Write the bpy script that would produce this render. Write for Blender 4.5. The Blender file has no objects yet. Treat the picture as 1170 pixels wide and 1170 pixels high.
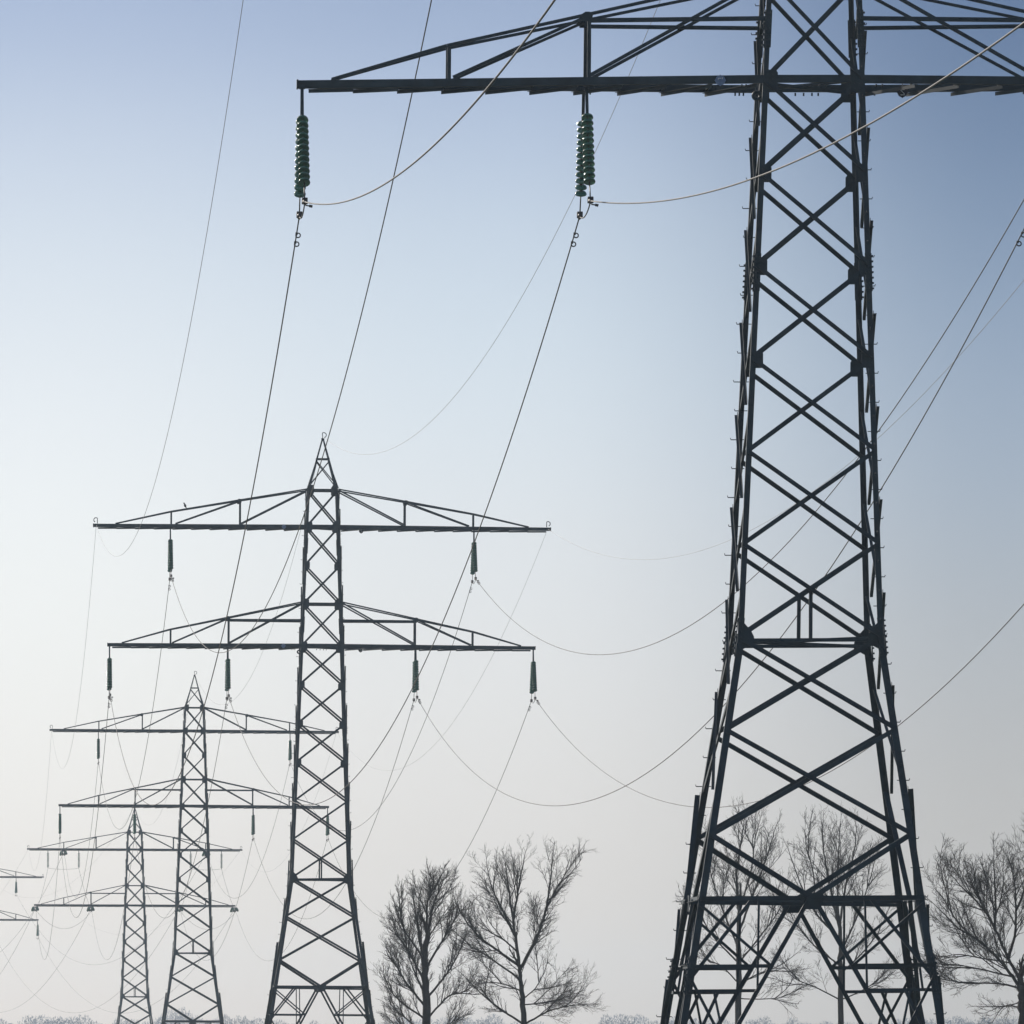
import bpy, math, random
from mathutils import Vector as V, Matrix
R = math.radians
sc = bpy.context.scene
COL = sc.collection

# ------------------------------------------------------------------ camera
F = 11000.0            # focal length in photograph pixels (1170 px frame)
EYE = 2.2
HORIZON = 1215.0
cam_d = bpy.data.cameras.new('camera')
cam = bpy.data.objects.new('camera', cam_d)
COL.objects.link(cam)
cam.location = (0, 0, EYE)
cam.rotation_euler = (R(90), 0, 0)
cam_d.sensor_width = 36.0
cam_d.lens = 36.0 * F / 1170.0
cam_d.shift_y = (HORIZON - 585.0) / 1170.0
cam_d.clip_start = 1.0
cam_d.clip_end = 20000.0
sc.camera = cam

# ------------------------------------------------------------------ sky
SUN_AZ, SUN_EL = -36.0, 22.0      # azimuth from the view axis (negative = left), elevation
world = bpy.data.worlds.new('World')
sc.world = world
world.use_nodes = True
nt = world.node_tree
nt.nodes.clear()


def nd(tree, typ, **kw):
    n = tree.nodes.new(typ)
    for k, v in kw.items():
        setattr(n, k, v)
    return n


def math_node(tree, op, a, b=None, clamp=False):
    n = tree.nodes.new('ShaderNodeMath')
    n.operation = op
    n.use_clamp = clamp
    for i, x in enumerate((a, b)):
        if x is None:
            continue
        if isinstance(x, (int, float)):
            n.inputs[i].default_value = x
        else:
            tree.links.new(x, n.inputs[i])
    return n.outputs[0]


def srgb(r, g, b):
    f = lambda c: (c / 255 / 12.92) if c / 255 <= .04045 else ((c / 255 + .055) / 1.055) ** 2.4
    return (f(r), f(g), f(b), 1)


# winter haze bank low over the land: three columns of the sky (towards the sun, ahead, away from the sun with lens vignette darkening put in)
SKY_SUN = [(0.0, (228, 214, 203)), (.08, (233, 223, 213)), (.25, (241, 238, 233)), (.45, (243, 246, 245)), (.60, (235, 240, 244)),
           (.75, (217, 227, 237)), (.88, (196, 209, 228)), (1.0, (165, 183, 213))]
SKY_MID = [(0.0, (213, 203, 194)), (.08, (219, 211, 203)), (.30, (229, 228, 226)), (.50, (225, 230, 234)), (.65, (213, 225, 235)),
           (.78, (199, 213, 228)), (.90, (174, 191, 217)), (1.0, (151, 170, 201))]
SKY_FAR = [(0.0, (188, 180, 172)), (.08, (190, 184, 177)), (.25, (187, 186, 184)), (.42, (174, 181, 188)), (.55, (163, 177, 193)),
           (.70, (144, 163, 187)), (.85, (117, 139, 169)), (1.0, (94, 118, 154))]
tc = nd(nt, 'ShaderNodeTexCoord')
sep = nd(nt, 'ShaderNodeSeparateXYZ')
nt.links.new(tc.outputs['Generated'], sep.inputs[0])
elev = math_node(nt, 'ARCSINE', sep.outputs[2])
azim = math_node(nt, 'ARCTAN2', sep.outputs[0], sep.outputs[1])
eh = math_node(nt, 'DIVIDE', elev, HORIZON / F, True)


def ramp(stops):
    n = nd(nt, 'ShaderNodeValToRGB')
    r = n.color_ramp
    r.interpolation = 'B_SPLINE'
    while len(r.elements) < len(stops):
        r.elements.new(.5)
    for e, (p, c) in zip(r.elements, stops):
        e.position = p
        e.color = srgb(*c)
    nt.links.new(eh, n.inputs[0])
    return n.outputs[0]


def mixc(fac, a, b):
    n = nd(nt, 'ShaderNodeMix', data_type='RGBA')
    nt.links.new(fac, n.inputs[0])
    nt.links.new(a, n.inputs[6])
    nt.links.new(b, n.inputs[7])
    return n.outputs[2]


def smooth(src, a, b):
    n = nd(nt, 'ShaderNodeMapRange', interpolation_type='SMOOTHSTEP')
    nt.links.new(src, n.inputs[0])
    n.inputs[1].default_value = a
    n.inputs[2].default_value = b
    return n.outputs[0]


A0 = 585 / F
low = mixc(smooth(azim, -A0, A0 * .05), ramp(SKY_SUN), ramp(SKY_MID))
low = mixc(smooth(azim, -A0 * .05, A0), low, ramp(SKY_FAR))
sky = nd(nt, 'ShaderNodeTexSky', sky_type='NISHITA')
sky.sun_disc = False
sky.sun_elevation = R(SUN_EL)
sky.sun_rotation = R(SUN_AZ)
sky.dust_density = 2.0
sk = nd(nt, 'ShaderNodeMix', data_type='RGBA', blend_type='MULTIPLY')
sk.inputs[0].default_value = 1
nt.links.new(sky.outputs[0], sk.inputs[6])
sk.inputs[7].default_value = (.10, .10, .10, 1)       # sky strength
tot = mixc(smooth(elev, .13, .45), low, sk.outputs[2])
bg = nd(nt, 'ShaderNodeBackground')
nt.links.new(tot, bg.inputs[0])
bg.inputs[1].default_value = 1.0
wo = nd(nt, 'ShaderNodeOutputWorld')
nt.links.new(bg.outputs[0], wo.inputs[0])

sd = bpy.data.lights.new('sun', 'SUN')
sd.energy = 3.4
sd.angle = R(.6)
sd.color = (1, .93, .84)
sun = bpy.data.objects.new('sun', sd)
COL.objects.link(sun)
to_sun = V((math.sin(R(SUN_AZ)) * math.cos(R(SUN_EL)), math.cos(R(SUN_AZ)) * math.cos(R(SUN_EL)), math.sin(R(SUN_EL))))
sun.rotation_euler = (-to_sun).to_track_quat('-Z', 'Y').to_euler()
sun.location = (-60, 40, 80)

sc.view_settings.view_transform = 'Standard'
sc.view_settings.look = 'None'
sc.view_settings.exposure = 0
sc.view_settings.gamma = 1
sc.cycles.max_bounces = 4
sc.cycles.diffuse_bounces = 2
sc.cycles.glossy_bounces = 2
sc.cycles.transmission_bounces = 3
sc.cycles.volume_bounces = 1
sc.cycles.transparent_max_bounces = 6
sc.cycles.use_adaptive_sampling = True
sc.cycles.adaptive_threshold = 0.02


# ------------------------------------------------------------------ materials
def material(name, base, rough=.6, metal=0.0, var=.25, scale=3.0, trans=0.0, spec=.5, coat=0.0, tint=None, bump=0.0):
    m = bpy.data.materials.new(name)
    m.use_nodes = True
    t = m.node_tree
    b = t.nodes['Principled BSDF']
    b.inputs['Roughness'].default_value = rough
    b.inputs['Metallic'].default_value = metal
    b.inputs['Specular IOR Level'].default_value = spec
    b.inputs['Transmission Weight'].default_value = trans
    b.inputs['Coat Weight'].default_value = coat
    tcn = t.nodes.new('ShaderNodeTexCoord')
    no = t.nodes.new('ShaderNodeTexNoise')
    no.inputs['Scale'].default_value = scale
    no.inputs['Detail'].default_value = 6
    t.links.new(tcn.outputs['Object'], no.inputs[0])
    cr = t.nodes.new('ShaderNodeValToRGB')
    lo = tuple(c * (1 - var) for c in base)
    hi = tuple(c * (1 + var) for c in (tint or base))
    cr.color_ramp.elements[0].position = .3
    cr.color_ramp.elements[0].color = (*lo, 1)
    cr.color_ramp.elements[1].position = .7
    cr.color_ramp.elements[1].color = (*hi, 1)
    t.links.new(no.outputs[0], cr.inputs[0])
    t.links.new(cr.outputs[0], b.inputs['Base Color'])
    rr = t.nodes.new('ShaderNodeMapRange')
    rr.inputs[3].default_value = max(0, rough - .08)
    rr.inputs[4].default_value = min(1, rough + .08)
    t.links.new(no.outputs[0], rr.inputs[0])
    t.links.new(rr.outputs[0], b.inputs['Roughness'])
    if bump:
        bn = t.nodes.new('ShaderNodeBump')
        bn.inputs['Strength'].default_value = bump
        t.links.new(no.outputs[0], bn.inputs['Height'])
        t.links.new(bn.outputs[0], b.inputs['Normal'])
    return m


M = {
    'paint': material('dark_green_paint', (.013, .034, .049),   .55, 0, .45, 1.7, tint=(.016, .035, .048), spec=.35),
    'galv': material('galvanised_steel', (.34, .35, .36), .5, .6, .2, 9),
    'fitting': material('dark_steel_fitting', (.075, .068, .066), .5, .4, .3, 20),
    'glass': material('green_glass', (.095, .27, .195), .10, 0, .15, 5, trans=.35, spec=.6),
    'wire': material('weathered_aluminium', (.088, .085, .082), .6, 0, .15, 4, spec=.3),
    'earth': material('steel_earth_wire', (.26, .26, .27), .5, .3, .15, 4),
    'sign_pale': material('pale_blue_enamel', (.16, .23, .38), .4, 0, .15, 12),
    'sign_dark': material('dark_blue_enamel', (.012, .014, .035), .4, 0, .2, 12),
    'white': material('white_enamel', (.78, .78, .76), .4, 0, .05, 20),
    'bark': material('bare_bark', (.042, .035, .030), .9, 0, .35, 3, spec=.2),
    'twig': material('bare_twigs', (.046, .034, .026), .9, 0, .25, 6, spec=.2),
    'feather': material('black_feathers', (.018, .018, .02), .6, 0, .2, 10),
    'wood_far': material('distant_wood_painted_haze', (.29, .32, .38), 1, 0, .2, .05, spec=0),  # distance haze is put into this pale bluish wood colour
}


def ground_material():
    m = bpy.data.materials.new('winter_meadow')
    m.use_nodes = True
    t = m.node_tree
    b = t.nodes['Principled BSDF']
    b.inputs['Roughness'].default_value = .95
    g = t.nodes.new('ShaderNodeTexCoord')
    n1 = t.nodes.new('ShaderNodeTexNoise')
    n1.inputs['Scale'].default_value = .02
    n1.inputs['Detail'].default_value = 12
    n1.inputs['Roughness'].default_value = .7
    t.links.new(g.outputs['Object'], n1.inputs[0])
    c = t.nodes.new('ShaderNodeValToRGB')
    c.color_ramp.elements[0].position = .35
    c.color_ramp.elements[0].color = (.045, .062, .024, 1)
    c.color_ramp.elements[1].position = .68
    c.color_ramp.elements[1].color = (.13, .115, .065, 1)
    t.links.new(n1.outputs[0], c.inputs[0])
    t.links.new(c.outputs[0], b.inputs['Base Color'])
    return m


# ------------------------------------------------------------------ mesh helpers
class MB:
    def __init__(s):
        s.v, s.f, s.sm = [], [], []

    def add(s, vs, fs, smooth=False):
        o = len(s.v)
        s.v += [tuple(x) for x in vs]
        s.f += [tuple(i + o for i in f) for f in fs]
        s.sm += [smooth] * len(fs)

    def L(s, p0, p1, w, t, a, b, w2=None):
        """an L-angle member: corner along p0-p1, one flange along a (width w), the other along b (width w2)"""
        p0, p1, a, b = V(p0), V(p1), V(a), V(b)
        d = p1 - p0
        if d.length < 1e-5:
            return
        d.normalize()
        a = (a - d * a.dot(d)).normalized()
        b = b - d * b.dot(d)
        b = (b - a * b.dot(a)).normalized()
        w2 = w2 or w
        prof = [(0, 0), (w, 0), (w, t), (t, t), (t, w2), (0, w2)]
        vs = [p + a * x + b * y for p in (p0, p1) for x, y in prof]
        fs = [(i, (i + 1) % 6, 6 + (i + 1) % 6, 6 + i) for i in range(6)]
        fs += [(0, 3, 2, 1), (0, 5, 4, 3), (6, 7, 8, 9), (6, 9, 10, 11)]
        if d.dot(a.cross(b)) > 0:
            fs = [tuple(reversed(f)) for f in fs]
        s.add(vs, [tuple(reversed(f)) for f in fs])

    def box(s, c, ax, ay, az):
        """box with half-axis vectors"""
        c, ax, ay, az = V(c), V(ax), V(ay), V(az)
        vs = [c + ax * i + ay * j + az * k for k in (-1, 1) for j in (-1, 1) for i in (-1, 1)]
        s.add(vs, [(0, 2, 3, 1), (4, 5, 7, 6), (0, 1, 5, 4), (2, 6, 7, 3), (0, 4, 6, 2), (1, 3, 7, 5)])

    def bar(s, p0, p1, w, t, n):
        """flat strap from p0 to p1, width w across, thickness t along n"""
        p0, p1, n = V(p0), V(p1), V(n)
        d = (p1 - p0)
        h = d / 2
        d = d.normalized()
        n = (n - d * n.dot(d)).normalized()
        s.box((p0 + p1) / 2, h, n.cross(d) * (w / 2), n * (t / 2))

    def plate(s, pts, n, t):
        """polygon plate, extruded by t along n"""
        n = V(n).normalized()
        k = len(pts)
        vs = [V(p) for p in pts] + [V(p) + n * t for p in pts]
        fs = [tuple(range(k))[::-1], tuple(range(k, 2 * k))] + [(i, (i + 1) % k, k + (i + 1) % k, k + i) for i in range(k)]
        s.add(vs, fs)

    def tube(s, pts, rad, sides=6, caps=True):
        pts = [V(p) for p in pts]
        n = len(pts)
        if n < 2:
            return
        rads = rad if isinstance(rad, (list, tuple)) else [rad] * n
        vs = []
        prev = None
        for i in range(n):
            d = (pts[min(i + 1, n - 1)] - pts[max(i - 1, 0)])
            d = d.normalized() if d.length > 1e-9 else V((0, 0, 1))
            if prev is None:
                ref = V((0, 0, 1)) if abs(d.z) < .9 else V((1, 0, 0))
                x = d.cross(ref).normalized()
            else:
                x = (prev - d * prev.dot(d))
                x = x.normalized() if x.length > 1e-6 else d.orthogonal().normalized()
            prev = x
            y = d.cross(x)
            for k in range(sides):
                a = 2 * math.pi * k / sides
                vs.append(pts[i] + (x * math.cos(a) + y * math.sin(a)) * rads[i])
        fs = []
        for i in range(n - 1):
            for k in range(sides):
                k2 = (k + 1) % sides
                fs.append((i * sides + k, i * sides + k2, (i + 1) * sides + k2, (i + 1) * sides + k))
        if caps:
            fs.append(tuple(range(sides))[::-1])
            fs.append(tuple(range((n - 1) * sides, n * sides)))
        s.add(vs, fs, True)

    def lathe(s, p, d, prof, sides=12):
        """profile [(distance along d, radius)] turned about the axis p + d"""
        p, d = V(p), V(d).normalized()
        x = d.orthogonal().normalized()
        y = d.cross(x)
        vs = []
        for h, r in prof:
            for k in range(sides):
                a = 2 * math.pi * k / sides
                vs.append(p + d * h + (x * math.cos(a) + y * math.sin(a)) * r)
        fs = []
        for i in range(len(prof) - 1):
            for k in range(sides):
                k2 = (k + 1) % sides
                fs.append((i * sides + k, i * sides + k2, (i + 1) * sides + k2, (i + 1) * sides + k))
        s.add(vs, fs, True)

    def ring(s, c, n, r, t, a0=0, a1=360, seg=16, sides=6):
        n = V(n).normalized()
        x = n.orthogonal().normalized() if abs(n.z) > .9 else n.cross(V((0, 0, 1))).normalized()
        y = x.cross(n)
        pts = [V(c) + (x * math.cos(R(a0 + (a1 - a0) * i / seg)) + y * math.sin(R(a0 + (a1 - a0) * i / seg))) * r for i in range(seg + 1)]
        s.tube(pts, t, sides)

    def build(s, name, mat, parent=None, label=None, kind=None):
        me = bpy.data.meshes.new(name)
        me.from_pydata(s.v, [], s.f)
        me.polygons.foreach_set('use_smooth', s.sm)
        me.materials.append(mat)
        me.update()
        o = bpy.data.objects.new(name, me)
        COL.objects.link(o)
        if parent is not None:
            o.parent = parent
        if label:
            o['label'] = label
        if kind:
            o['kind'] = kind
        return o


def tag(o, label, cat, group=None, kind=None):
    o['label'] = label
    o['category'] = cat
    if group:
        o['group'] = group
    if kind:
        o['kind'] = kind
    return o


def empty(name, parent=None, loc=(0, 0, 0), rz=0):
    o = bpy.data.objects.new(name, None)
    o.empty_display_size = .2
    COL.objects.link(o)
    o.location = loc
    o.rotation_euler = (0, 0, rz)
    if parent is not None:
        o.parent = parent
    return o


def px(x, y, d):
    return V(((x - 585) / F * d, d, EYE + (HORIZON - y) / F * d))


# ------------------------------------------------------------------ ground
g = MB()
S0 = 9000
g.add([(-S0, -S0, 0), (S0, -S0, 0), (S0, S0, 0), (-S0, S0, 0)], [(0, 1, 2, 3)])
go = g.build('ground', ground_material(), kind='structure')

# ------------------------------------------------------------------ the line of pylons
U = 1 / 20.04          # one photograph pixel at the second pylon, in metres
# photo x of the axis, photo y of the lower arm, scale relative to the second pylon, line bearing, panels below the arm
SPEC = [
    (925.0, 96.0, 2.395, .0559, 6),
    (367.5, 738.5, 1.0, .0559, 6),
    (221.5, 921.0, .631, .0562, 6),
    (154.0, 1034.5, .47, .0865, 5),
    (-44.0, 1050.5, .36, .116, 6),
]
# out of plumb: sideways lean per metre of height, rise of the arms per metre to the right
LEAN = [(.0092, .0065), (.0055, -.0055), (.0055, -.0055), (0, -.003), (0, -.003)]


class Tower:
    pass


TW = []
for x, y, s, bear, npan in SPEC:
    t = Tower()
    t.d = F / (s * 20.04)
    p = px(x, y, t.d)
    t.base = V((p.x, p.y, 0))
    t.ha = p.z
    t.rz = math.atan(bear)
    t.mat = Matrix.Translation(t.base) @ Matrix.Rotation(t.rz, 4, 'Z')
    t.np = npan
    t.s = s
    t.lean, t.tilt = LEAN[len(TW)]
    TW.append(t)


def local(t, xu, ym, zu):
    """point in pylon t: x in units across, y in metres along, z in units above the lower arm"""
    return V((xu * U + t.lean * zu * U, ym, t.ha + zu * U + t.tilt * xu * U))


def settle(t, root):
    """lean the finished pylon as its line pulls it"""
    stack = list(root.children)
    while stack:
        o = stack.pop()
        stack += list(o.children)
        if o.type == 'MESH':
            for v in o.data.vertices:
                x = v.co.x
                v.co.x += t.lean * (v.co.z - t.ha)
                v.co.z += t.tilt * x


def world_pt(t, xu, ym, zu):
    return t.mat @ local(t, xu, ym, zu)


def sign_strokes(mb, c, strokes, s, n, w):
    for (x0, z0), (x1, z1) in strokes:
        a = V(c) + V((x0 * s, 0, z0 * s))
        b = V(c) + V((x1 * s, 0, z1 * s))
        mb.bar(a, b, w, .006, n)


def make_pylon(t, detail, label):
    """detail 2: every member and step bolt; 1: every member; 0: members merged per face and arm"""
    root = empty('lattice_pylon', None, t.base, t.rz)
    tag(root, label, 'pylon', 'pylons of the power line')
    PT = M['paint']
    zw = -44.2 * t.np                      # waist
    zk = zw - 124                          # belt over the spread legs
    zf = -t.ha / U                         # feet

    def hw(z):
        if z <= zw:
            return (24.2 - zw * .0392 + (zw - z) * .151) * U
        if z <= 0:
            return (24.2 - z * .0392) * U
        return (24.2 - z * .0385) * U

    def P(x, y, z):
        return V((x, y, t.ha + z * U))

    # --- legs
    rnd = random.Random(7)
    for sx in (-1, 1):
        for sy in (-1, 1):
            mb = MB()
            br = [(zf, zw, .165), (zw, 0, .135), (0, 178, .12)]
            for z0, z1, w in br:
                a, b = hw(z0), hw(z1)
                mb.L(P(sx * a, sy * a, z0), P(sx * b, sy * b, z1), w, .022, (-sx, 0, 0), (0, -sy, 0))
            # splice straps with bolts
            for zs in (zw, zw - 160, -92, 24, 114):
                if zs < zf:
                    continue
                a, b = hw(zs - 9), hw(zs + 9)
                for k in range(2):
                    if k == 0:
                        n, ax = V((0, sy, 0)), V((-sx, 0, 0))
                    else:
                        n, ax = V((sx, 0, 0)), V((0, -sy, 0))
                    p0 = P(sx * a, sy * a, zs - 9) + ax * .08 + n * .012
                    p1 = P(sx * b, sy * b, zs + 9) + ax * .08 + n * .012
                    mb.bar(p0, p1, .13, .018, n)
                    if detail:
                        for i in range(7):
                            q = p0.lerp(p1, (i + .5) / 7)
                            for e in (-.04, .04):
                                mb.box(q + ax * e + n * .024, ax * .02, n * .022, V((0, 0, .02)))
            leg = mb.build('leg', PT, root)
            # step bolts on two opposite legs
            if (sx, sy) in ((-1, 1), (1, -1)):
                z = 3.0
                i = 0
                acc = MB()
                top = t.ha + 176 * U
                while z < top:
                    h = hw((z - t.ha) / U)
                    if i % 2:
                        d, off = V((sx, 0, 0)), V((0, -sy * .07, 0))
                    else:
                        d, off = V((-sx * .0, sy, 0)), V((-sx * .07, 0, 0))
                    a = V((sx * h, sy * h, z)) + off
                    m = acc if detail < 2 or z < t.ha - 21.5 or z > t.ha + 4 else MB()
                    r = .012
                    ln = (.15 if i % 4 == 1 else .09) if sx < 0 else .08
                    m.tube([a - d * .04, a + d * ln, a + d * (ln + .012) + V((0, 0, .045))], r, 5)
                    if i % 2:                       # inner half of the through bolt
                        m.tube([a - d * .06, a - d * .21], r * .9, 5)
                    if m is not acc:
                        m.build('step_bolt', PT, leg)
                    z += .345
                    i += 1
                if acc.v:
                    acc.build('step_bolt', PT, leg, kind='stuff')

    # --- faces
    FACE = {'front': (V((1, 0, 0)), V((0, -1, 0))), 'back': (V((-1, 0, 0)), V((0, 1, 0))),
            'left': (V((0, -1, 0)), V((-1, 0, 0))), 'right': (V((0, 1, 0)), V((1, 0, 0)))}
    body = [178, 136, 92, 48, 0] + [-44.2 * i for i in range(1, t.np + 1)]
    fb_nodes = body + [zw - 44, zw - 94]
    sd_nodes = [178, 157, 114, 70, 24] + [-22.1 - 44.2 * i for i in range(t.np)] + [zw - 22, zw - 72]

    for face, (ax, n) in FACE.items():
        holder = empty('bracing', root)
        merged = MB()

        def member(name, p0, p1, w, side, outer, mat=PT, th=.012, w2=None):
            """side: in-plane flange direction; outer: standing flange out of (1) or into (-1) the tower"""
            m = MB() if detail else merged
            d = (p1 - p0).normalized()
            ip = n.cross(d)
            off = n * (.020 if outer > 0 else -.026)
            m.L(p0 + off - ip * (w / 2), p1 + off - ip * (w / 2), w, th, ip, n * outer, w2 or w)
            if detail:
                m.build(name, mat, holder)

        def Q(a, z):
            """point on the face, a in -1..1 across (ax direction)"""
            h = hw(z)
            q = ax * (a * h) + n * h
            return V((q.x, q.y, t.ha + z * U))

        stag = face in ('left', 'right')
        nodes = sd_nodes if stag else fb_nodes
        for z1, z0 in zip(nodes[:-1], nodes[1:]):
            w = .095 if z1 > 1 else (.102 if z1 > zw + 1 else .112)
            wf = .072 if stag else .075
            e = .5
            member('diagonal_brace', Q(-1 + .04, z1 - e), Q(1 - .04, z0 + e), w, 1, 1, w2=wf)
            member('diagonal_brace', Q(1 - .04, z1 - e), Q(-1 + .04, z0 + e), w, 1, -1, w2=wf)
        # V of diagonals down to the belt
        zl = nodes[-1]
        for a in (-1, 1):
            member('diagonal_brace', Q(a * .97, zl), Q(a * .03, zk + 1), .125, 1, 1 if a < 0 else -1)
        # horizontals
        member('belt_girder', Q(-.985, zk), Q(.985, zk), .105, 1, 1, w2=.07)
        if not stag:
            member('waist_girder', Q(-.97, zw - 1.5), Q(.97, zw - 1.5), .085, 1, -1)
            for za in (0, 136):
                member('arm_girder', Q(-.99, za + .2), Q(.99, za + .2), .18, 1, -1, w2=.12)
            member('waist_hanger', Q(0, zw + 22), Q(0, zw - 1.4), .085, 1, -1)
            member('top_girder', Q(-.97, 178), Q(.97, 178), .10, 1, -1)
            member('arm_girder', Q(-.97, 48), Q(.97, 48), .10, 1, -1)
        # spread legs below the belt
        zfoot = zf + 4

        def inner(a, z):
            k = (zk - z) / (zk - zfoot)
            q0, q1 = Q(a * .02, zk), Q(a * .96, zfoot)
            return q0.lerp(q1, k)

        for a in (-1, 1):
            o1 = 1 if a < 0 else -1
            member('inner_leg', inner(a, zk), inner(a, zfoot), .105, 1, o1)
            z1, z2, z3, z4 = zk - 32, zk - 43.6, zk - 70, zk - 92
            if z4 < zf + 10:
                k = (zk - zf - 14) / 92
                z1, z2, z3, z4 = zk - 32 * k, zk - 43.6 * k, zk - 70 * k, zk - 92 * k
            member('belt_strut', Q(a * .985, z1), inner(a, z1), .085, 1, 1, w2=.07)
            member('belt_strut', Q(a * .985, z2), inner(a, z2), .075, 1, -1)
            member('knee_brace', Q(a * .98, zk - 3), inner(a, z1), .07, 1, 1)
            member('knee_brace', Q(a * .52, zk), Q(a * .985, z1 - 7), .085, 1, -1)
            member('knee_brace', Q(a * .47, zk), inner(a, z2), .055, 1, 1)
            member('knee_brace', Q(a * .98, z1 - 5), inner(a, z3), .07, 1, 1)
            mid = Q(a * .985, z2).lerp(inner(a, z2), .45)
            member('knee_brace', mid, Q(a * .985, z4), .075, 1, -1)
            member('knee_brace', Q(a * .985, z2).lerp(inner(a, z2), .38), inner(a, z3), .055, 1, -1)
            member('belt_strut', Q(a * .985, z3), inner(a, z3), .075, 1, 1)
        gm = merged
        # gusset plates

        def gusset(a, z, w, h, shaped=False):
            m = MB() if detail else gm
            c = Q(a, z)
            iv = -ax * (1 if a > 0 else -1)
            o = c + n * .004 + iv * .02
            up = V((0, 0, 1))
            pts = [o + up * h, o + iv * w * .86 + up * h, o + iv * w + up * h * .72,
                   o + iv * w - up * h * .72, o + iv * w * .86 - up * h, o - up * h]
            if shaped:
                pts = [o + up * h, o + iv * w * .35 + up * h * .92, o + iv * w * .80 + up * h * .42, o + iv * w + up * h * .02,
                       o + iv * w * 1.02 - up * h * .38, o + iv * w * .45 - up * h * .72, o - up * h * .95]
            m.plate(pts, n, .014)
            if detail:
                for i in range(4):
                    for j in range(2):
                        q = o + iv * (.10 + .13 * j) * (w / .35) + up * h * (-.6 + .4 * i) + n * .02
                        m.box(q, iv * .016, up * .016, n * .012)
                m.build('gusset_plate', PT, holder)

        if not stag:
            for z in (178, 136, 92, 48, 0, -44.2, -88.4, -132.6):
                big = z in (178, 48, 0, 136)
                for a in (-1, 1):
                    gusset(a, z - (0 if z > 0 else 1), .33 if big else .28, .27 if big else .20)
            for a in (-1, 1):
                gusset(a, zw, .36, .36, True)
        m = MB() if detail else gm
        c = Q(0, zk) + n * .045
        up = V((0, 0, 1))
        m.plate([c + ax * x + up * z for x, z in ((-.26, .12), (.26, .12), (.28, 0), (.20, -.27), (-.20, -.27), (-.28, 0))], n, .016)
        if detail:
            m.build('gusset_plate', PT, holder)
        if gm.v:
            gm.build('lattice', PT, holder)

    # --- plan bracing seen from below
    hold = empty('plan_bracing', root)
    pm = MB()
    for z, k in ((zk, .98), (zw, .97), (0, .97), (136, .97)):
        h = hw(z) * k
        for sgn in (-1, 1):
            m = MB() if detail else pm
            zz = z - 1.2 - (sgn > 0) * 1.6
            m.L(P(-h, -h * sgn, zz), P(h, h * sgn, zz), .08, .01, (0, sgn, 0), (0, 0, 1))
            if detail:
                m.build('plan_brace', PT, hold)
    if pm.v:
        pm.build('plan_brace', PT, hold)

    # --- cross arms
    def arm(side, z, xt, ztop, xs, tops, xend, horiz):
        """xs: strut stations, tops: top chord height there, xend: where the top chord meets the bottom chord"""
        hb = hw(z) / U
        ht = hw(z + ztop) / U
        chord_h = .19
        hd = empty('crossarm', root)
        allm = MB()

        def half(x):                       # half depth of the arm at x (units)
            return 1.2 + (hb - 1.2) * (xt - x) / (xt - hb)

        def B(x, f, dz=0.0):
            return P(side * x * U, f * half(x) * U, z + dz)

        def T(x, f):
            pts = [(ht, ztop)] + list(zip(xs, tops)) + [(xend, 1.5)]
            for (xa, za), (xb, zb) in zip(pts[:-1], pts[1:]):
                if x <= xb + 1e-6:
                    zz = za + (zb - za) * (x - xa) / (xb - xa)
                    break
            # the top chord lies in the sloping side plane of the arm
            ya = ht * (1 - (x - ht) / (xend - ht)) + half(xend) * (x - ht) / (xend - ht)
            return P(side * x * U, f * ya * U, z + zz)

        def put(name, fn, mat=PT):
            m = MB() if detail else allm
            fn(m)
            if detail:
                m.build(name, mat, hd)

        for f in (-1, 1):
            nf = V((0, f, 0))
            # bottom chord: standing flange up, horizontal flange inwards
            put('bottom_chord', lambda m: m.L(B(hb - 4, f, -1.9), B(xt + 3.0, f, -1.9), .14, .016, (0, -f, 0), (0, 0, 1), chord_h))
            stations = [ht] + list(xs) + [xend]
            put('top_chord', lambda m: [m.L(T(a, f), T(b, f), .075, .011, (0, 0, 1), (0, -f, 0)) for a, b in zip(stations[:-1], stations[1:])])
            for i, x in enumerate(xs):
                q = T(x, f)
                put('arm_strut', lambda m: m.L(B(x, f, 1) + nf * -.02, q + nf * -.02, .09, .011, (-side, 0, 0), (0, -f, 0)))
            # diagonals: from each top joint outwards down to the next bottom joint
            put('diagonal_brace', lambda m: m.L(T(ht, f) + V((0, 0, -.05)), B(xs[0] - 1.5, f, 2) + nf * -.03, .08, .011, (0, 0, 1), (0, -f, 0)))
            put('diagonal_brace', lambda m: m.L(T(xs[0], f) + V((0, 0, -.04)), B(xs[1] - 3 if horiz else xs[1] - 6, f, 2) + nf * -.03, .07, .011, (0, 0, 1), (0, -f, 0)))
            if horiz:
                put('arm_girder', lambda m: m.L(P(side * hw(z + horiz), f * (hw(z + horiz) - .03), z + horiz), T(xs[0], f) + V((side * .0, -f * .03, (horiz - tops[0]) * U)), .10, .011, (0, 0, 1), (0, -f, 0)))
            # saddle plates at the joints
            put('gusset_plate', lambda m: m.plate([T(xs[0], f) + V((dx, f * .012, dz)) for dx, dz in ((-.10, -.13), (.10, -.13), (.13, .05), (.05, .10), (-.05, .10), (-.13, .05))], (0, f, 0), .012))
        # lacing in the bottom plane, flange hanging down
        lac = MB()
        n = 10 if z == 0 else 11
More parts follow.
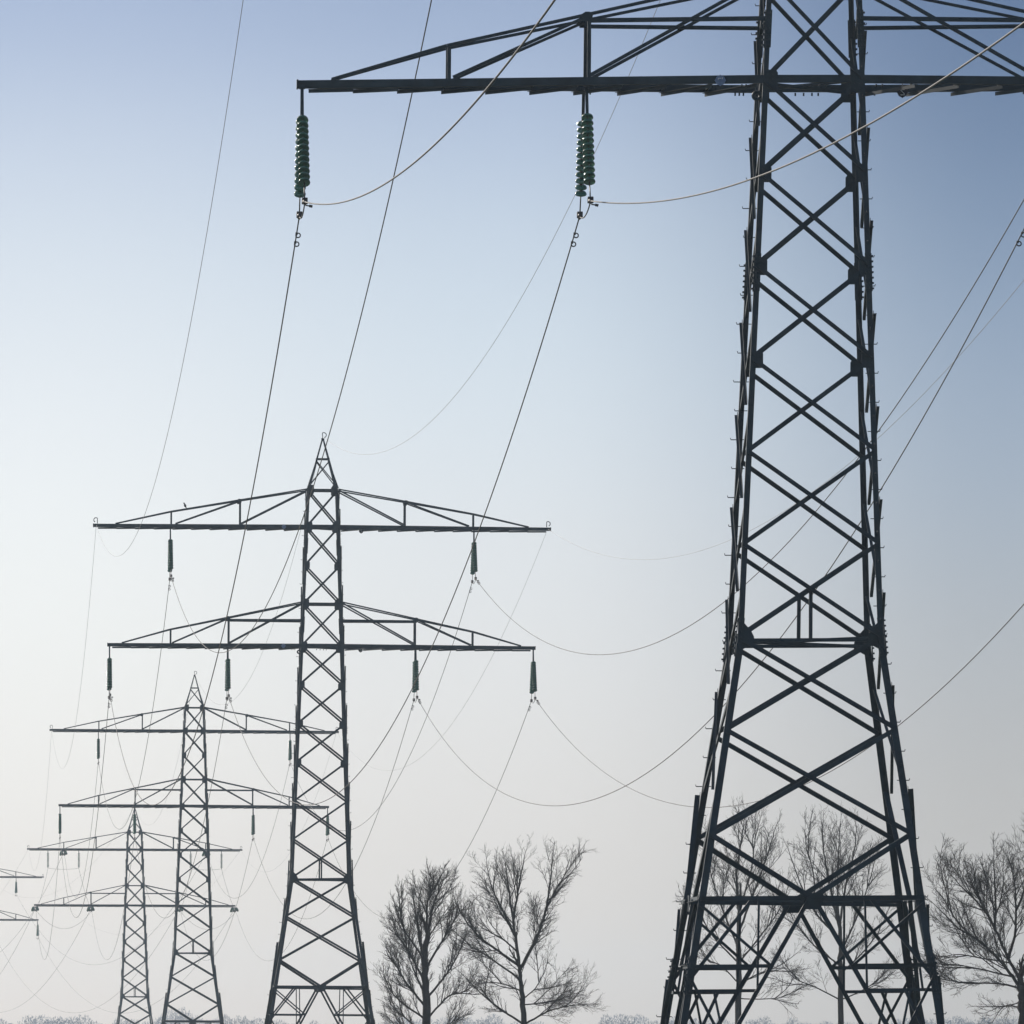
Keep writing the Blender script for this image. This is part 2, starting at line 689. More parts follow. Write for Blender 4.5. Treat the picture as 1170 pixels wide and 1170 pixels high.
        for i in range(n):
            xa = hb + 3 + (xt - hb - 5) * i / n
            xb = hb + 3 + (xt - hb - 5) * (i + 1) / n
            f = 1 if side < 0 else -1            # the end on the far chord always points to the same hand
            pa, pb = B(xa, -1 if side < 0 else 1, -2.2), B(xb, 1 if side < 0 else -1, -2.2)
            lac.L(pa, pb, .075, .009, (side, 0, 0), (0, 0, -1), .085)
            pc = B(xb, -1, -1.2)
            lac.L(pc, B(xb, 1, -1.2), .06, .009, (-side, 0, 0), (0, 0, 1))
        if not detail:
            allm.v, allm.f, allm.sm = allm.v, allm.f, allm.sm
            allm.build('arm_member', PT, hd)
        lac.build('lacing', PT, hd)
        # end plate at the tip
        ep = MB()
        ep.box(P(side * (xt + 3.4) * U, 0, z - 1.9 + chord_h / U / 2), V((.02, 0, 0)), V((0, .13, 0)), V((0, 0, chord_h / 2 + .012)))
        ep.build('end_plate', PT, hd)
        # feet of the bolts under the chord by the body
        return hd

    for side in (-1, 1):
        arm(side, 0, 241, 49, (107.3, 173.5), (31, 17), 228, 28)
        h2 = arm(side, 136, 258, 42, (95, 173.5), (29, 15.5), 236, 0)
        hk = MB()                                     # hooked horn that carries the earth wire at the tip
        c = P(side * 258 * U, 0, 136 + 2.2)
        hk.tube([c + V((-side * .06, 0, 0)), c + V((-side * .06, 0, .30))], .024, 6)
        hk.ring(c + V((side * .02, 0, .20)), (0, 1, 0), .125, .026, -70 if side > 0 else -110, 130 if side > 0 else -310, 14)
        hk.build('earth_wire_horn', M['paint'], h2)

    # --- peak
    pk = empty('peak', root)
    h0, h1, h2 = 17.3 * U, 7.8 * U, 1.3 * U
    for sx in (-1, 1):
        for sy in (-1, 1):
            m = MB()
            m.L(P(sx * h0, sy * h0, 178), P(sx * h1, sy * h1, 213), .10, .014, (-sx, 0, 0), (0, -sy, 0))
            m.L(P(sx * h1, sy * h1, 213), P(sx * h2, sy * h2, 237), .085, .012, (-sx, 0, 0), (0, -sy, 0))
            m.build('peak_leg', PT, pk)
    m = MB()
    for ax, n in FACE.values():
        for a in (-1, 1):
            p0 = ax * (a * h0) + n * (h0 - .02 * (a > 0))
            p1 = ax * (-a * h1) + n * (h1 - .02 * (a > 0))
            m.L(P(p0.x, p0.y, 180), P(p1.x, p1.y, 211), .06, .009, (0, 0, 1), -n)
        p0, p1 = ax * h1 + n * h1, -ax * h1 + n * h1
        m.L(P(p0.x, p0.y, 213), P(p1.x, p1.y, 213), .08, .01, (0, 0, 1), -n)
    m.build('peak_bracing', PT, pk)
    m = MB()
    c = P(0, 0, 237)
    m.box(c, V((.09, 0, 0)), V((0, .09, 0)), V((0, 0, .03)))
    m.tube([c, c + V((-.03, 0, .34))], .024, 6)
    m.ring(c + V((.06, 0, .22)), (0, 1, 0), .14, .026, -80, 130, 14)
    m.build('earth_wire_horn', PT, pk)

    # --- circuit plates under the arms
    if detail:
        for z in (0, 136):
            half = hw(z) / U
            for side in (-1, 1):
                y = -(1.2 + (half - 1.2) * (241 - 44.5) / (241 - half)) * U - .06 if side < 0 else 0
                zc = z - .6 if side < 0 else z - 4.0
                c = P(side * 44.5 * U, y, zc)
                m = MB()
                pts = []
                for i in range(24):
                    a = 2 * math.pi * i / 24
                    r = .118 + .020 * math.cos(4 * a) ** 2 * (1 if i % 6 == 0 else .3)
                    pts.append(c + V((math.cos(a) * r, 0, math.sin(a) * r)))
                m.plate(pts[::-1], (0, -1, 0), .01)
                pl = m.build('circuit_plate', M['sign_pale'] if side < 0 else M['sign_dark'], root,
                             label='pale blue round plate with white strokes' if side < 0 else 'dark blue round plate with white figure')
                m = MB()
                cc = c + V((0, -.014, .0))
                if side < 0:
                    sign_strokes(m, cc + V((0, 0, .02)), (((-.05, .03), (.02, .03)), ((.045, .05), (.045, .01)), ((-.05, .03), (-.05, 0))), 1, (0, 1, 0), .016)
                else:
                    sign_strokes(m, cc, (((.045, .062), (-.035, .062)), ((-.045, .055), (.042, -.035)), ((.05, -.062), (-.045, -.062)), ((.046, -.055), (.046, -.03))), 1, (0, 1, 0), .018)
                m.build('figure', M['white'], pl)
                m = MB()
                m.tube([c + V((0, .012, .09)), c + V((0, .012, .22 if side > 0 else .12))], .012, 5)
                m.build('plate_hanger', PT, pl)
        # eye plate beside the left leg
        m = MB()
        c = P(-26.5 * U, -22.3 * U + .3, -7.2)
        m.ring(c, (0, 1, 0), .085, .042, 0, 360, 18, 8)
        m.build('eye_plate', PT, root)
        m = MB()                                     # bolt heads under the arm chords
        for xu in (-34, -32, -30, -5, -1, 3, 6, 30, 33, 104, 108, -104, -108):
            h = (22.3 - max(0, abs(xu) - 22) * .096) * U
            for f in (-1, 1):
                m.tube([P(xu * U, f * (h - .06), -2.1), P(xu * U, f * (h - .06), -3.6)], .022, 6)
        m.build('bolt', PT, root, kind='stuff')
    return root


# ------------------------------------------------------------------ insulators
DISC_PROF = [(0, 0), (0, 0), (.030, .044), (.034, .062), (.044, .098), (.064, .126), (.090, .139), (.116, .143), (.122, .138), (.108, .118),
             (.126, .106), (.106, .086), (.122, .070), (.104, .048), (.112, .016), (0, 0), (0, 0)]
CAP = [(0, .012), (.002, .034), (.012, .046), (.052, .048), (.060, .030)]
NDISC = 12
PITCH = .152


def insulator_string(parent, p0, p1, discs_apart, sides):
    """string of glass discs from p0 (top) to p1"""
    d = (p1 - p0)
    L = d.length
    d.normalize()
    n = NDISC
    pitch = L / n
    m = MB()
    m.tube([p0 - d * .05, p1 + d * .06], .014, 6)
    for i in range(n):
        m.lathe(p0 + d * (pitch * i), d, CAP, sides)
    s = m.build('insulator_string', M['fitting'], parent)
    g = MB()
    for i in range(n):
        mm = MB() if discs_apart else g
        prof = [(h * pitch / .155, r) for h, r in DISC_PROF[2:-2]]
        mm.lathe(p0 + d * (pitch * i), d, prof, sides)
        if discs_apart:
            mm.build('glass_disc', M['glass'], s)
    if g.v:
        g.build('glass_disc', M['glass'], s)
    return s


def suspension_set(t, side, xu, zu, inner, detail, label, group):
    """two strings splayed along the line below the arm; returns the two clamp points (near, far) in world space"""
    root = empty('insulator_set', None, world_pt(t, side * xu, 0, zu), t.rz)
    tag(root, label, 'insulator', group)
    half_top = (14 * U - .05) if inner else .07
    half_bot = (33 if inner else 31) * U
    half_cl = (40 if inner else 37) * U
    z_top, z_bot, z_cl = -15.5 * U, -50.3 * U, -59.2 * U
    sides = 14 if detail == 2 else (10 if detail == 1 else 6)
    pts = []
    for f in (-1, 1):
        a = V((0, f * (half_top * .86 if inner else .03), -1.6 * U))
        b = V((0, f * (half_top + .12), z_top))
        h = MB()
        h.bar(a, b, .075, .02, (0, 1, 0) if inner else (0, 1, .2))
        h.box(a + V((0, 0, .02)), V((.07, 0, 0)), V((0, .03, 0)), V((0, 0, .05)))
        h.tube([b + V((0, 0, .05)), b - V((0, 0, .05))], .035, 7)
        h.build('hanger', M['paint'], root)
        c = V((0, f * half_bot, z_bot))
        insulator_string(root, b, c, detail == 2, sides)
        e = V((0, f * half_cl, z_cl))
        m = MB()
        m.tube([c, e], .016, 6)
        if detail:
            m.tube([e + V((0, f * -.22, -.02)), e + V((0, f * -.1, .0)), e, e + V((0, f * .12, -.01)), e + V((0, f * .25, -.05))], [.03, .06, .075, .06, .03], 8)
            for q in (-.07, .07):
                m.box(e + V((.0, q, .075)), V((.062, 0, 0)), V((0, .022, 0)), V((0, 0, .022)))
                m.tube([e + V((.055, q, .09)), e + V((.055, q, -.05))], .014, 5)
                m.tube([e + V((-.055, q, .09)), e + V((-.055, q, -.05))], .014, 5)
            if f < 0:                               # stub of the clamp on the near side
                m.tube([e + V((.02, -.10, -.09)), e + V((.15, -.22, -.12))], .018, 6)
                m.tube([e + V((.10, -.2, -.11)), e + V((.17, -.22, -.125))], .032, 8)
        else:
            m.tube([e + V((0, -.2, 0)), e, e + V((0, .2, 0))], [.03, .08, .03], 6)
        m.build('clamp', M['fitting'], root)
        pts.append(e)
    j = MB()
    a, b = pts
    j.tube([a.lerp(b, k / 12) + V((0, 0, -.16 * 4 * (k / 12) * (1 - k / 12) - .02)) for k in range(13)], .016, 6)
    j.build('jumper', M['wire'], root)
    m = Matrix.Translation(root.location) @ Matrix.Rotation(t.rz, 4, 'Z')
    return m @ pts[0], m @ pts[1]


def tension_set(t, side, xu, zu, label, group):
    root = empty('insulator_set', None, world_pt(t, side * xu, 0, zu), t.rz)
    tag(root, label, 'insulator', group)
    out = []
    for f in (-1, 1):
        e = V((0, f * 3.4, -.62))
        for sx in (-.24, .24):
            a = V((sx, f * .55, -.22))
            insulator_string(root, a, V((sx, f * 2.9, -.52)), False, 8)
        h = MB()
        h.bar(V((0, f * .2, -.1)), V((0, f * .55, -.2)), .4, .03, (0, 0, 1))
        h.build('yoke_plate', M['paint'], root)
        h = MB()
        h.box(V((0, f * 2.98, -.55)), V((.3, 0, 0)), V((0, .06, 0)), V((0, 0, .03)))
        h.tube([V((0, f * 2.98, -.55)), e], [.05, .03], 6)
        h.build('clamp', M['fitting'], root)
        out.append(e)
    m = Matrix.Translation(root.location) @ Matrix.Rotation(t.rz, 4, 'Z')
    return m @ out[0], m @ out[1]


def jumper_string(t, side, xu, zu, label, group):
    root = empty('insulator_set', None, world_pt(t, side * xu, 0, zu), t.rz)
    tag(root, label, 'insulator', group)
    h = MB()
    h.bar((0, 0, -.05), (0, 0, -.35), .08, .02, (0, 1, 0))
    h.build('hanger', M['paint'], root)
    insulator_string(root, V((0, 0, -.35)), V((0, 0, -2.1)), False, 8)
    h = MB()
    h.tube([(0, 0, -2.1), (0, 0, -2.22)], [.03, .06], 6)
    h.build('clamp', M['fitting'], root)
    return root.matrix_basis @ V((0, 0, -2.2))


# ------------------------------------------------------------------ wires
SAG_P, SAG_E = 9.85 / 320 ** 2, 7.75 / 320 ** 2


def hang(a, b, k, t, skew):
    """drop below the chord at t: parabola plus a little extra slack near the first pylon"""
    L = (b - a).length
    return 4 * k * L * L * t * (1 - t) + skew * t * (1 - t) ** 3


def wire_points(a, b, k, n=72, skew=0.0):
    return [a.lerp(b, i / n) - V((0, 0, hang(a, b, k, i / n, skew))) for i in range(n + 1)]


def wire(a, b, k, r, label, group, name='conductor_wire', mat='wire', dampers=(), n=72, skew=0.0):
    m = MB()
    pts = wire_points(a, b, k, n, skew)
    m.tube([p - a for p in pts], r, 7)
    o = m.build(name, M[mat])
    o.location = a
    tag(o, label, 'wire', group)
    d = (b - a).normalized()
    for end, dist in dampers:
        L = (b - a).length
        tt = dist / L if end == 0 else 1 - dist / L
        p = a.lerp(b, tt) - V((0, 0, hang(a, b, k, tt, skew))) - a
        w = MB()
        w.ring(p + V((.035, 0, -.04)), d, .055, .017, 0, 360, 14, 6)
        w.box(p, V((.028, 0, 0)), V((0, .05, 0)), V((0, 0, .028)))
        w.build('vibration_damper', M['fitting'], o)
    return o


# ------------------------------------------------------------------ build pylons
LABEL = [
    'dark green lattice pylon nearest the camera, its top beyond the frame',
    'second dark lattice pylon, a bird on its upper crossarm and a pointed peak',
    'third lattice pylon, standing between the second pylon and the shorter hazy one',
    'short hazy fourth pylon whose lower arm carries insulators lying along the line',
    'farthest hazy pylon, only its crossarm ends showing at the edge of the photo',
]
DETAIL = [2, 1, 0, 0, 0]
for t, dt, lb in zip(TW, DETAIL, LABEL):
    t.root = make_pylon(t, dt, lb)
    bpy.context.view_layer.update()
    settle(t, t.root)

PY = ['nearest pylon', 'second pylon', 'third pylon', 'fourth pylon', 'farthest pylon']
POS = [(-1, 242.2, 0, False, 'lower arm outer left end'), (-1, 107.3, 0, True, 'lower arm inner left joint'),
       (1, 107.3, 0, True, 'lower arm inner right joint'), (1, 242.2, 0, False, 'lower arm outer right end'),
       (-1, 173.5, 136, True, 'upper arm left half'), (1, 173.5, 136, True, 'upper arm right half')]
for i, t in enumerate(TW):
    t.clamp = []
    for side, xu, zu, inner, where in POS:
        if i == 3:
            c = tension_set(t, side, xu, zu - 2, 'paired insulators lying along the line, %s, fourth pylon' % where, 'tension insulators of the fourth pylon')
        else:
            vis = i == 0 and side < 0 and zu == 0
            det = 2 if vis else (1 if i < 2 else 0)
            c = suspension_set(t, side, (110.6 if side > 0 and inner and zu == 0 else xu) if i == 0 else xu, zu, inner and zu == 0, det,
                               'splayed pair of green glass insulator strings, %s of %s' % (where, PY[i]), 'glass insulators of the ' + PY[i])
        t.clamp.append(c)
    t.tips = [world_pt(t, sx * x, 0, z) for sx, x, z in ((-1, 258, 136.5), (0, 0, 240), (1, 258, 136.5))]

# pylon behind the camera only carries the wires out of the picture
t0 = Tower()
t0.base = V((TW[0].base.x + .0559 * 266, TW[0].base.y - 266, 0))
t0.ha = TW[0].ha
t0.mat = Matrix.Translation(t0.base) @ Matrix.Rotation(TW[0].rz, 4, 'Z')

WN = ['lower outer left', 'lower inner left', 'lower inner right', 'lower outer right', 'upper left', 'upper right']
TO = ['from nearest to second pylon', 'from second to third pylon', 'from third to fourth pylon', 'from fourth to farthest pylon']
for i in range(4):
    a, b = TW[i], TW[i + 1]
    grp = 'conductors ' + TO[i]
    for j in range(6):
        dm = ((0, 2.0), (0, 3.0), (1, 2.0), (1, 3.0)) if i == 0 else (((0, 2.0), (0, 3.0)) if i == 1 else ())
        wire(a.clamp[j][1], b.clamp[j][0], SAG_P, .0165, 'sagging conductor hung %s, running %s' % (WN[j], TO[i]), grp, dampers=dm, skew=(3.2, 3.2, 3.6, 4.6, 3.2, 4.2)[j] if i == 0 else 0)
    for j, nm in enumerate(('upper left arm tip', 'peak', 'upper right arm tip')):
        wire(a.tips[j], b.tips[j], SAG_E, .0088, 'thin earth wire from the %s, %s' % (nm, TO[i]), 'earth wires ' + TO[i], 'earth_wire', 'earth', skew=(1.5, 2.5, 4.0)[j] if i == 0 else 0)
for j, nm in ((0, 'outer left'), (1, 'inner left')):
    side, xu, zu, inner, _ = POS[j]
    b = t0.mat @ V((side * xu * U, 1.8, t0.ha - 59.2 * U))
    wire(TW[0].clamp[j][0], b, 9.6 / 320 ** 2, .0165, 'pale near conductor curving up from the %s insulators of the nearest pylon' % nm,
         'conductors coming towards the camera', n=110)

# fourth pylon: hanging strings and jumper wires that turn the circuits
t = TW[3]
for side, sn in ((-1, 'left'), (1, 'right')):
    p = [jumper_string(t, side, x, 136 - 2, 'thin hanging string, %s of the %s upper arm of the fourth pylon' % (w, sn), 'hanging strings of the fourth pylon')
         for x, w in ((211, 'outer'), (136, 'inner'))]
    cu = t.clamp[4 if side < 0 else 5]
    lo = t.clamp[0 if side < 0 else 3]
    li = t.clamp[1 if side < 0 else 2]

    def drape(a, b, sag, lb):
        m = MB()
        pts = [a.lerp(b, k / 20) - V((0, 0, 4 * sag * (k / 20) * (1 - k / 20))) for k in range(21)]
        m.tube([q - a for q in pts], .016, 6)
        o = m.build('jumper_wire', M['wire'])
        o.location = a
        tag(o, lb, 'wire', 'jumper wires of the fourth pylon')

    drape(p[0], p[1], .15, 'jumper wire slung level between the %s hanging strings of the fourth pylon' % sn)
    drape(p[0], lo[0], .5, 'jumper wire dropping from the %s outer hanging string to the lower arm end' % sn)
    drape(p[1], li[0], .5, 'jumper wire dropping from the %s inner hanging string to the lower arm' % sn)
    drape(lo[0], li[0], 2.2, 'jumper wire sagging deeply under the %s half of the lower arm' % sn)

# ------------------------------------------------------------------ bird
t = TW[1]
bp = world_pt(t, (210.5 - 367.5), -.30, 136 + 21.3)
b = MB()


def blob(m, c, r, axis, prof):
    m.lathe(V(c), V(axis), [(h * r[0], w * r[1]) for h, w in prof], 12)


EGG = [(-1, .02), (-.9, .35), (-.6, .75), (-.2, 1), (.2, .95), (.6, .65), (.9, .3), (1, .02)]
blob(b, (0, 0, .16), (.19, .115), (-.35, 0, .9), EGG)
blob(b, (-.085, 0, .36), (.075, .068), (-.6, 0, .5), EGG)
blob(b, (.085, 0, .0), (.13, .045), (.45, 0, -.85), EGG)
bird = b.build('bird', M['feather'], None)
bird.location = bp
bird.scale = (.62, .62, .62)
tag(bird, 'small dark bird perched on the upper arm of the second pylon', 'bird')
b = MB()
b.lathe(V((-.14, 0, .38)), V((-.9, 0, .1)), [(0, .024), (.08, .003)], 8)
b.build('beak', M['feather'], bird)
b = MB()
for s in (-.025, .025):
    b.tube([(.01, s, .06), (.02, s, -.05)], .008, 5)
b.build('foot', M['feather'], bird)

# ------------------------------------------------------------------ bare trees
def bare_tree(d, trunk_px, limbs, label, seed, dens=1.0, upright=.5, twig_len=1.0, spread=.9, r0=.3, tr=.0072, fill=1.0, k=1.0):
    """trunk_px: photo points of the trunk line (bottom first); limbs: (photo points, radius) of the main limbs"""
    rnd = random.Random(seed)
    base = px(trunk_px[0][0], trunk_px[0][1], d)
    base.z = 0
    root = empty('bare_tree', None, base)
    tag(root, label, 'tree', 'bare winter trees')
    tr_m, cr = MB(), MB()
    skel = []
    UPV = V((0, 0, 1))

    def rvec():
        while True:
            v = V((rnd.uniform(-1, 1), rnd.uniform(-1, 1), rnd.uniform(-1, 1)))
            if .1 < v.length < 1:
                return v.normalized()

    def smoothed(pts, sub):
        out = []
        n = len(pts)
        for i in range(n - 1):
            p0, p1, p2, p3 = pts[max(i - 1, 0)], pts[i], pts[i + 1], pts[min(i + 2, n - 1)]
            for k in range(sub):
                u = k / sub
                out.append(.5 * ((2 * p1) + (p2 - p0) * u + (2 * p0 - 5 * p1 + 4 * p2 - p3) * u * u + (3 * p1 - p0 - 3 * p2 + p3) * u ** 3))
        out.append(pts[-1])
        return out

    def grow(p, dirv, length, rad, level):
        """one branch with its side branches"""
        n = max(3, int(length / (.30 if level < 3 else .2)))
        n = min(n, 9)
        pts, q, dv = [p], p.copy(), dirv.normalized()
        for i in range(n):
            dv = (dv + rvec() * .15 + UPV * (.045 * upright * 2)).normalized()
            q = q + dv * (length / n)
            pts.append(q.copy())
        r_end = max(tr * .6, rad * .3)
        cr.tube(pts, [rad + (r_end - rad) * i / n for i in range(n + 1)], 3 if rad < .03 else 5, False)
        if level >= 4 or length < .25:
            return
        kids = int(length * (3.4, 4.8, 5.6, 4.6)[min(level, 3)] * dens + rnd.random())
        for c in range(kids):
            u = .15 + .85 * (c + rnd.random()) / max(1, kids)
            i = min(int(u * n), n - 1)
            pp = pts[i].lerp(pts[i + 1], u * n - i)
            ax = (pts[i + 1] - pts[i]).normalized()
            side = rvec()
            side = (side - ax * side.dot(ax)).normalized()
            ang = rnd.uniform(.40, 1.0) * spread
            nd_ = ax * math.cos(ang) + side * math.sin(ang)
            ll = length * rnd.uniform(.30, .70) * (1.10 - .5 * u) * twig_len
            grow(pp, nd_, max(ll, .22), max(tr, rad * rnd.uniform(.42, .58)), level + 1)

    def limb(pts_px, rad, r_end, dy, kids_scale, first, mesh):
        n = len(pts_px)
        pts = []
        for i, (x, y) in enumerate(pts_px):
            y = 1170 - (1170 - y) * k if y < 1170 else y
            q = px(x, y, d)
            q.y += dy * i / max(1, n - 1)
            if i == 0 and first:
                q.z = min(q.z, 0)
            pts.append(q - base)
        if not first and skel:
            a = min(skel, key=lambda c: (c.x - pts[0].x) ** 2 + (c.z - pts[0].z) ** 2)
            sh = a.y - pts[0].y
            pts = [a.copy()] + [V((p.x, p.y + sh, p.z)) for p in pts[1:]]
        pts = smoothed(pts, 6)
        for i in range(1, len(pts) - 1):
            pts[i] = pts[i] + rvec() * rad * .25
        skel.extend(pts)
        n = len(pts) - 1
        L = sum((pts[i + 1] - pts[i]).length for i in range(n))
        mesh.tube(pts, [rad + (r_end - rad) * (i / n) for i in range(n + 1)], 8, False)
        kids = int(L * 3.2 * dens * kids_scale)
        lo = .42 if first else .18
        for c in range(kids):
            u = lo + (1 - lo) * (c + rnd.random()) / max(1, kids)
            i = min(int(u * n), n - 1)
            pp = pts[i].lerp(pts[i + 1], u * n - i)
            ax = (pts[i + 1] - pts[i]).normalized()
            side = rvec()
            side = (side - ax * side.dot(ax)).normalized()
            ang = rnd.uniform(.5, .95) * spread
            nd_ = (ax * math.cos(ang) + side * math.sin(ang) + UPV * .2 * upright).normalized()
            r_here = rad + (r_end - rad) * u
            ll = (.6 + 1.9 * rnd.random() ** 1.5) * (1.15 - .55 * u) * twig_len * (L / 6) ** .35
            grow(pp, nd_, ll, max(tr * 1.3, min(r_here * .45, .034)), 1)
        for c in range(int(L * .75 * kids_scale) if not first else 0):        # stronger side limbs that fill the crown
            u = .15 + .55 * rnd.random()
            i = min(int(u * n), n - 1)
            ax = (pts[i + 1] - pts[i]).normalized()
            side = rvec()
            side = (side - ax * side.dot(ax)).normalized()
            ang = rnd.uniform(.40, .75) * spread
            grow(pts[i], ax * math.cos(ang) + side * math.sin(ang), rnd.uniform(2.0, 3.3) * (1.1 - .5 * u) * twig_len, .03 + .012 * rnd.random(), 0)
        grow(pts[-1], pts[-1] - pts[-2], 1.1 * twig_len, r_end, 1)

    limb(trunk_px, r0, r0 * .45, 0, .25 * fill, True, tr_m)
    for pts_px, rad in limbs:
        limb(pts_px, rad * .68, max(.014, rad * .16), rnd.uniform(-1, 1) * 2.2, fill, False, cr)
    tr_m.build('trunk', M['bark'], root)
    cr.build('crown', M['twig'], root)
    return root


GY = 1300
bare_tree(520, [(488, GY), (487, 1165), (486, 1100), (488, 1050)],
          [([(487, 1120), (470, 1085), (455, 1060), (445, 1048)], .09), ([(486, 1150), (466, 1120), (452, 1095), (443, 1075)], .10),
           ([(487, 1110), (480, 1060), (474, 1025), (472, 1005)], .12), ([(488, 1080), (492, 1035), (500, 1005), (507, 988)], .12),
           ([(488, 1105), (505, 1065), (518, 1040), (524, 1018)], .11), ([(487, 1140), (508, 1110), (520, 1090), (530, 1065)], .10),
           ([(487, 1158), (512, 1135), (530, 1128), (540, 1110)], .09), ([(486, 1165), (462, 1145), (448, 1130), (440, 1112)], .09),
           ([(487, 1090), (462, 1050), (458, 1025), (456, 1005)], .09), ([(488, 1060), (488, 1020), (494, 1000), (496, 985)], .11),
           ([(487, 1175), (466, 1165), (450, 1150), (444, 1140)], .07),
           ([(487, 1200), (470, 1188), (452, 1172), (442, 1160)], .08), ([(488, 1205), (506, 1180), (520, 1162), (528, 1145)], .08),
           ([(487, 1135), (474, 1105), (466, 1080), (462, 1055)], .08)],
          'dense upright bare tree left of the broad open one', 11, dens=1.45, upright=.9, twig_len=.8, spread=.72, r0=.28, fill=1.4, k=.90)
bare_tree(540, [(599, GY), (598, 1170), (596, 1125), (593, 1098)],
          [([(594, 1100), (588, 1055), (582, 1010), (578, 975)], .15), ([(594, 1105), (610, 1070), (622, 1035), (628, 1000), (631, 965)], .16),
           ([(592, 1098), (570, 1080), (548, 1062), (528, 1035), (518, 1010)], .13), ([(588, 1062), (575, 1030), (562, 1000), (556, 972)], .11),
           ([(591, 1112), (560, 1088), (535, 1072), (515, 1060)], .09), ([(624, 1028), (634, 1005), (645, 985), (650, 968)], .08),
           ([(597, 1165), (570, 1150), (548, 1130), (528, 1108)], .10), ([(600, 1165), (625, 1155), (650, 1145), (668, 1120)], .09),
           ([(598, 1140), (612, 1125), (622, 1105), (626, 1090)], .06), ([(588, 1040), (592, 1005), (596, 980), (600, 958)], .10),
           ([(602, 1150), (625, 1143), (645, 1140), (672, 1148)], .06), ([(588, 1080), (575, 1065), (560, 1055), (545, 1035)], .08),
           ([(597, 1130), (580, 1122), (560, 1118), (540, 1122)], .06)],
          'broad open bare tree with forked limbs, standing clear of the pylons', 29, dens=1.05, upright=.55, twig_len=.95, spread=.85, r0=.20, fill=1.1, k=.92, tr=.0062)
bare_tree(600, [(846, GY), (844, 1140), (844, 1070), (846, 1020)],
          [([(845, 1040), (842, 990), (848, 945), (852, 918)], .13), ([(845, 1060), (862, 1010), (876, 970), (886, 935)], .12),
           ([(844, 1075), (825, 1030), (812, 985), (808, 950)], .10), ([(844, 1100), (815, 1065), (800, 1035), (795, 1010)], .09),
           ([(845, 1095), (872, 1060), (892, 1030), (902, 1000)], .09), ([(844, 1130), (866, 1110), (890, 1100), (910, 1085)], .08),
           ([(845, 1030), (858, 985), (862, 950), (868, 925)], .09), ([(844, 1120), (824, 1100), (808, 1092), (798, 1075)], .07),
           ([(844, 1150), (870, 1140), (892, 1138), (912, 1128)], .06)],
          'bare tree behind the nearest pylon, beside its left leg', 37, dens=.9, upright=.8, twig_len=.95, spread=.8, r0=.24, fill=1.0, k=.95)
bare_tree(590, [(961, GY), (960, 1140), (960, 1075), (958, 1040)],
          [([(958, 1060), (950, 1010), (942, 965), (940, 930)], .13), ([(959, 1070), (935, 1040), (915, 1000), (902, 960)], .12),
           ([(959, 1055), (966, 1005), (975, 965), (978, 935)], .12), ([(960, 1080), (978, 1045), (992, 1005), (1003, 965)], .10),
           ([(960, 1100), (930, 1075), (910, 1050), (898, 1025)], .08), ([(960, 1110), (985, 1085), (1003, 1060), (1016, 1030)], .08),
           ([(959, 1040), (957, 1000), (958, 960), (960, 928)], .10), ([(960, 1140), (985, 1130), (1005, 1115), (1020, 1100)], .07),
           ([(960, 1145), (930, 1125), (908, 1115), (895, 1100)], .07), ([(942, 1030), (930, 990), (922, 960), (920, 935)], .07)],
          'bare tree framed between the spread legs of the nearest pylon', 41, dens=.9, upright=.75, twig_len=.95, spread=.8, r0=.21, fill=1.0, k=.95)
bare_tree(470, [(1172, GY), (1170, 1170), (1168, 1130), (1166, 1110)],
          [([(1167, 1125), (1150, 1095), (1122, 1060), (1095, 1040), (1070, 1012)], .14), ([(1166, 1110), (1152, 1080), (1135, 1035), (1120, 1000), (1108, 970)], .13),
           ([(1152, 1078), (1160, 1050), (1162, 1010), (1160, 970), (1155, 945)], .12), ([(1140, 1048), (1125, 1015), (1100, 985), (1085, 965)], .09),
           ([(1166, 1122), (1140, 1115), (1105, 1115), (1075, 1110)], .08), ([(1160, 1105), (1130, 1098), (1095, 1090), (1068, 1088)], .07),
           ([(1152, 1085), (1120, 1080), (1095, 1075), (1075, 1080)], .06), ([(1138, 1040), (1137, 1005), (1135, 970), (1134, 942)], .10),
           ([(1166, 1110), (1178, 1060), (1188, 1010), (1190, 960), (1188, 930)], .14), ([(1168, 1120), (1195, 1080), (1215, 1030), (1228, 980)], .13),
           ([(1110, 1050), (1090, 1025), (1078, 1000), (1068, 985)], .07), ([(1169, 1140), (1210, 1115), (1240, 1085), (1262, 1050)], .12),
           ([(1170, 1150), (1152, 1145), (1145, 1150), (1140, 1160)], .06), ([(1160, 1020), (1172, 985), (1176, 955), (1174, 935)], .09)],
          'big spreading bare tree right of the nearest pylon, cut by the frame', 53, dens=1.0, upright=.75, twig_len=1.0, spread=.85, r0=.32, fill=1.05, k=.84)

# ------------------------------------------------------------------ far wood along the horizon
rnd = random.Random(5)
fw = MB()


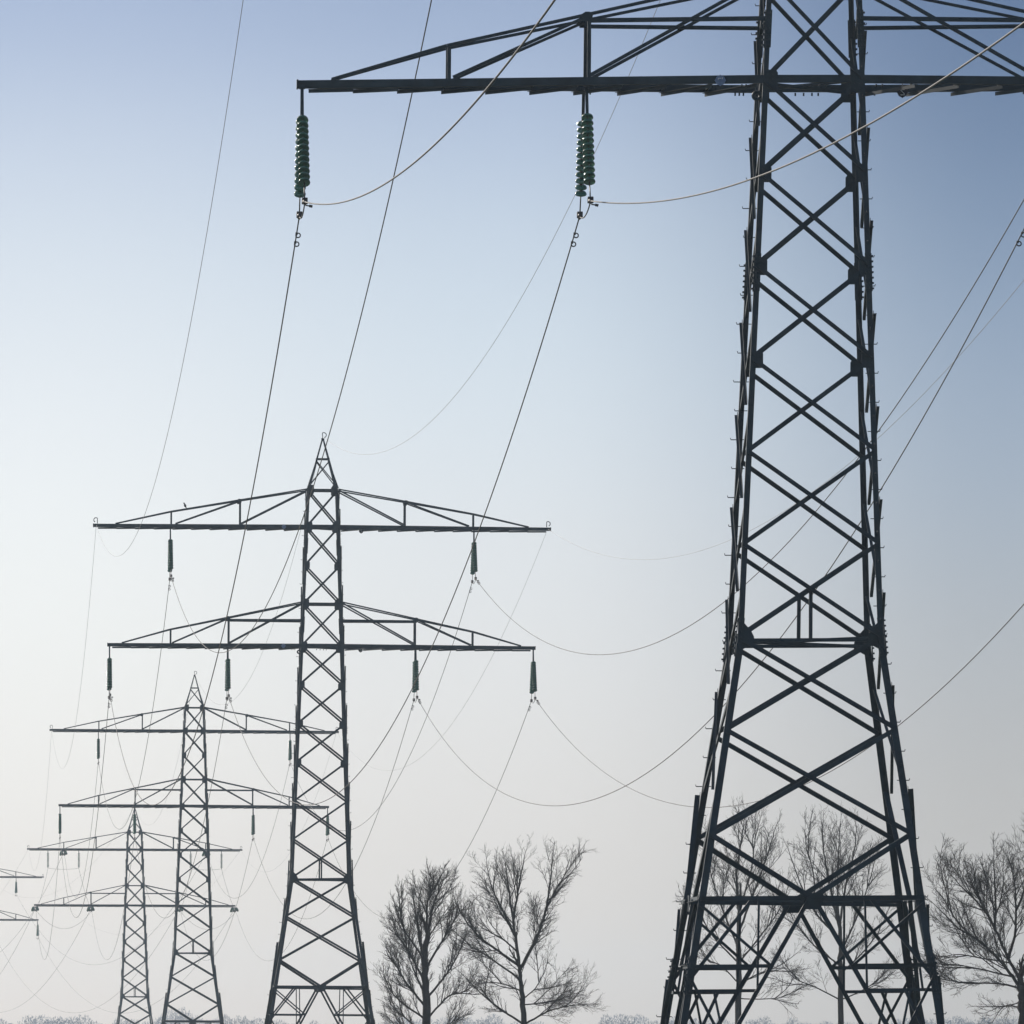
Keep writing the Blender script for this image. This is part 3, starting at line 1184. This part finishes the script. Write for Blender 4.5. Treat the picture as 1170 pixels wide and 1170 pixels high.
def fuzzy(cx, cy, rx, h):
    for k in range(1500):
        while True:
            v = V((rnd.uniform(-1, 1), rnd.uniform(-1, 1), rnd.uniform(-1, 1)))
            if v.length < 1:
                break
        v = v * (rnd.random() ** -.12 if False else 1)
        c = V((cx + v.x * rx, cy + v.y * rx, h * .56 + v.z * h * .46))
        L = rnd.uniform(.25, .7)
        a = V((v.x * .5 + rnd.uniform(-.5, .5), rnd.uniform(-.4, .4), rnd.uniform(.3, 1))).normalized()
        b = V((a.z, rnd.uniform(-.5, .5), -a.x)).normalized()
        fw.add([c - b * .12 * L, c + b * .12 * L, c + a * 1.1 * L + b * .04, c + a * 1.1 * L - b * .04], [(0, 1, 2, 3)])
    fw.tube([(cx, cy, 0), (cx, cy, h * .5)], [.5, .2], 5)


FD = 3000
x = -60.0
while x < 1250:
    top = 1168 + 4 * math.sin(x * .021) + rnd.uniform(-5, 5)
    if 185 < x < 218:
        top = 1151 + rnd.uniform(-3, 4)
    elif 28 < x < 108 or 690 < x < 740:
        top = 1162 + rnd.uniform(-3, 2)
    p = px(x, top, FD + rnd.uniform(-150, 150))
    h = p.z
    fuzzy(p.x, p.y, rnd.uniform(3.2, 5.2), h)
    x += rnd.uniform(9, 17)
fo = fw.build('distant_treeline', M['wood_far'])
tag(fo, 'hazy blue wood along the horizon', 'wood', kind='stuff')

# ------------------------------------------------------------------ winter haze
hz = MB()
hz.box((0, 2000, 26), (900, 0, 0), (0, 2400, 0), (0, 0, 27))
hm = bpy.data.materials.new('winter_haze')
hm.use_nodes = True
ht_ = hm.node_tree
ht_.nodes.clear()
pv = ht_.nodes.new('ShaderNodeVolumePrincipled')
pv.inputs['Color'].default_value = (.72, .86, 1.0, 1)
pv.inputs['Density'].default_value = 1.0e-4
pv.inputs['Anisotropy'].default_value = .6
mo = ht_.nodes.new('ShaderNodeOutputMaterial')
ht_.links.new(pv.outputs[0], mo.inputs['Volume'])
ho = hz.build('haze', hm)
tag(ho, 'thin pale winter haze over the fields', 'haze', kind='stuff')
ho.visible_shadow = True
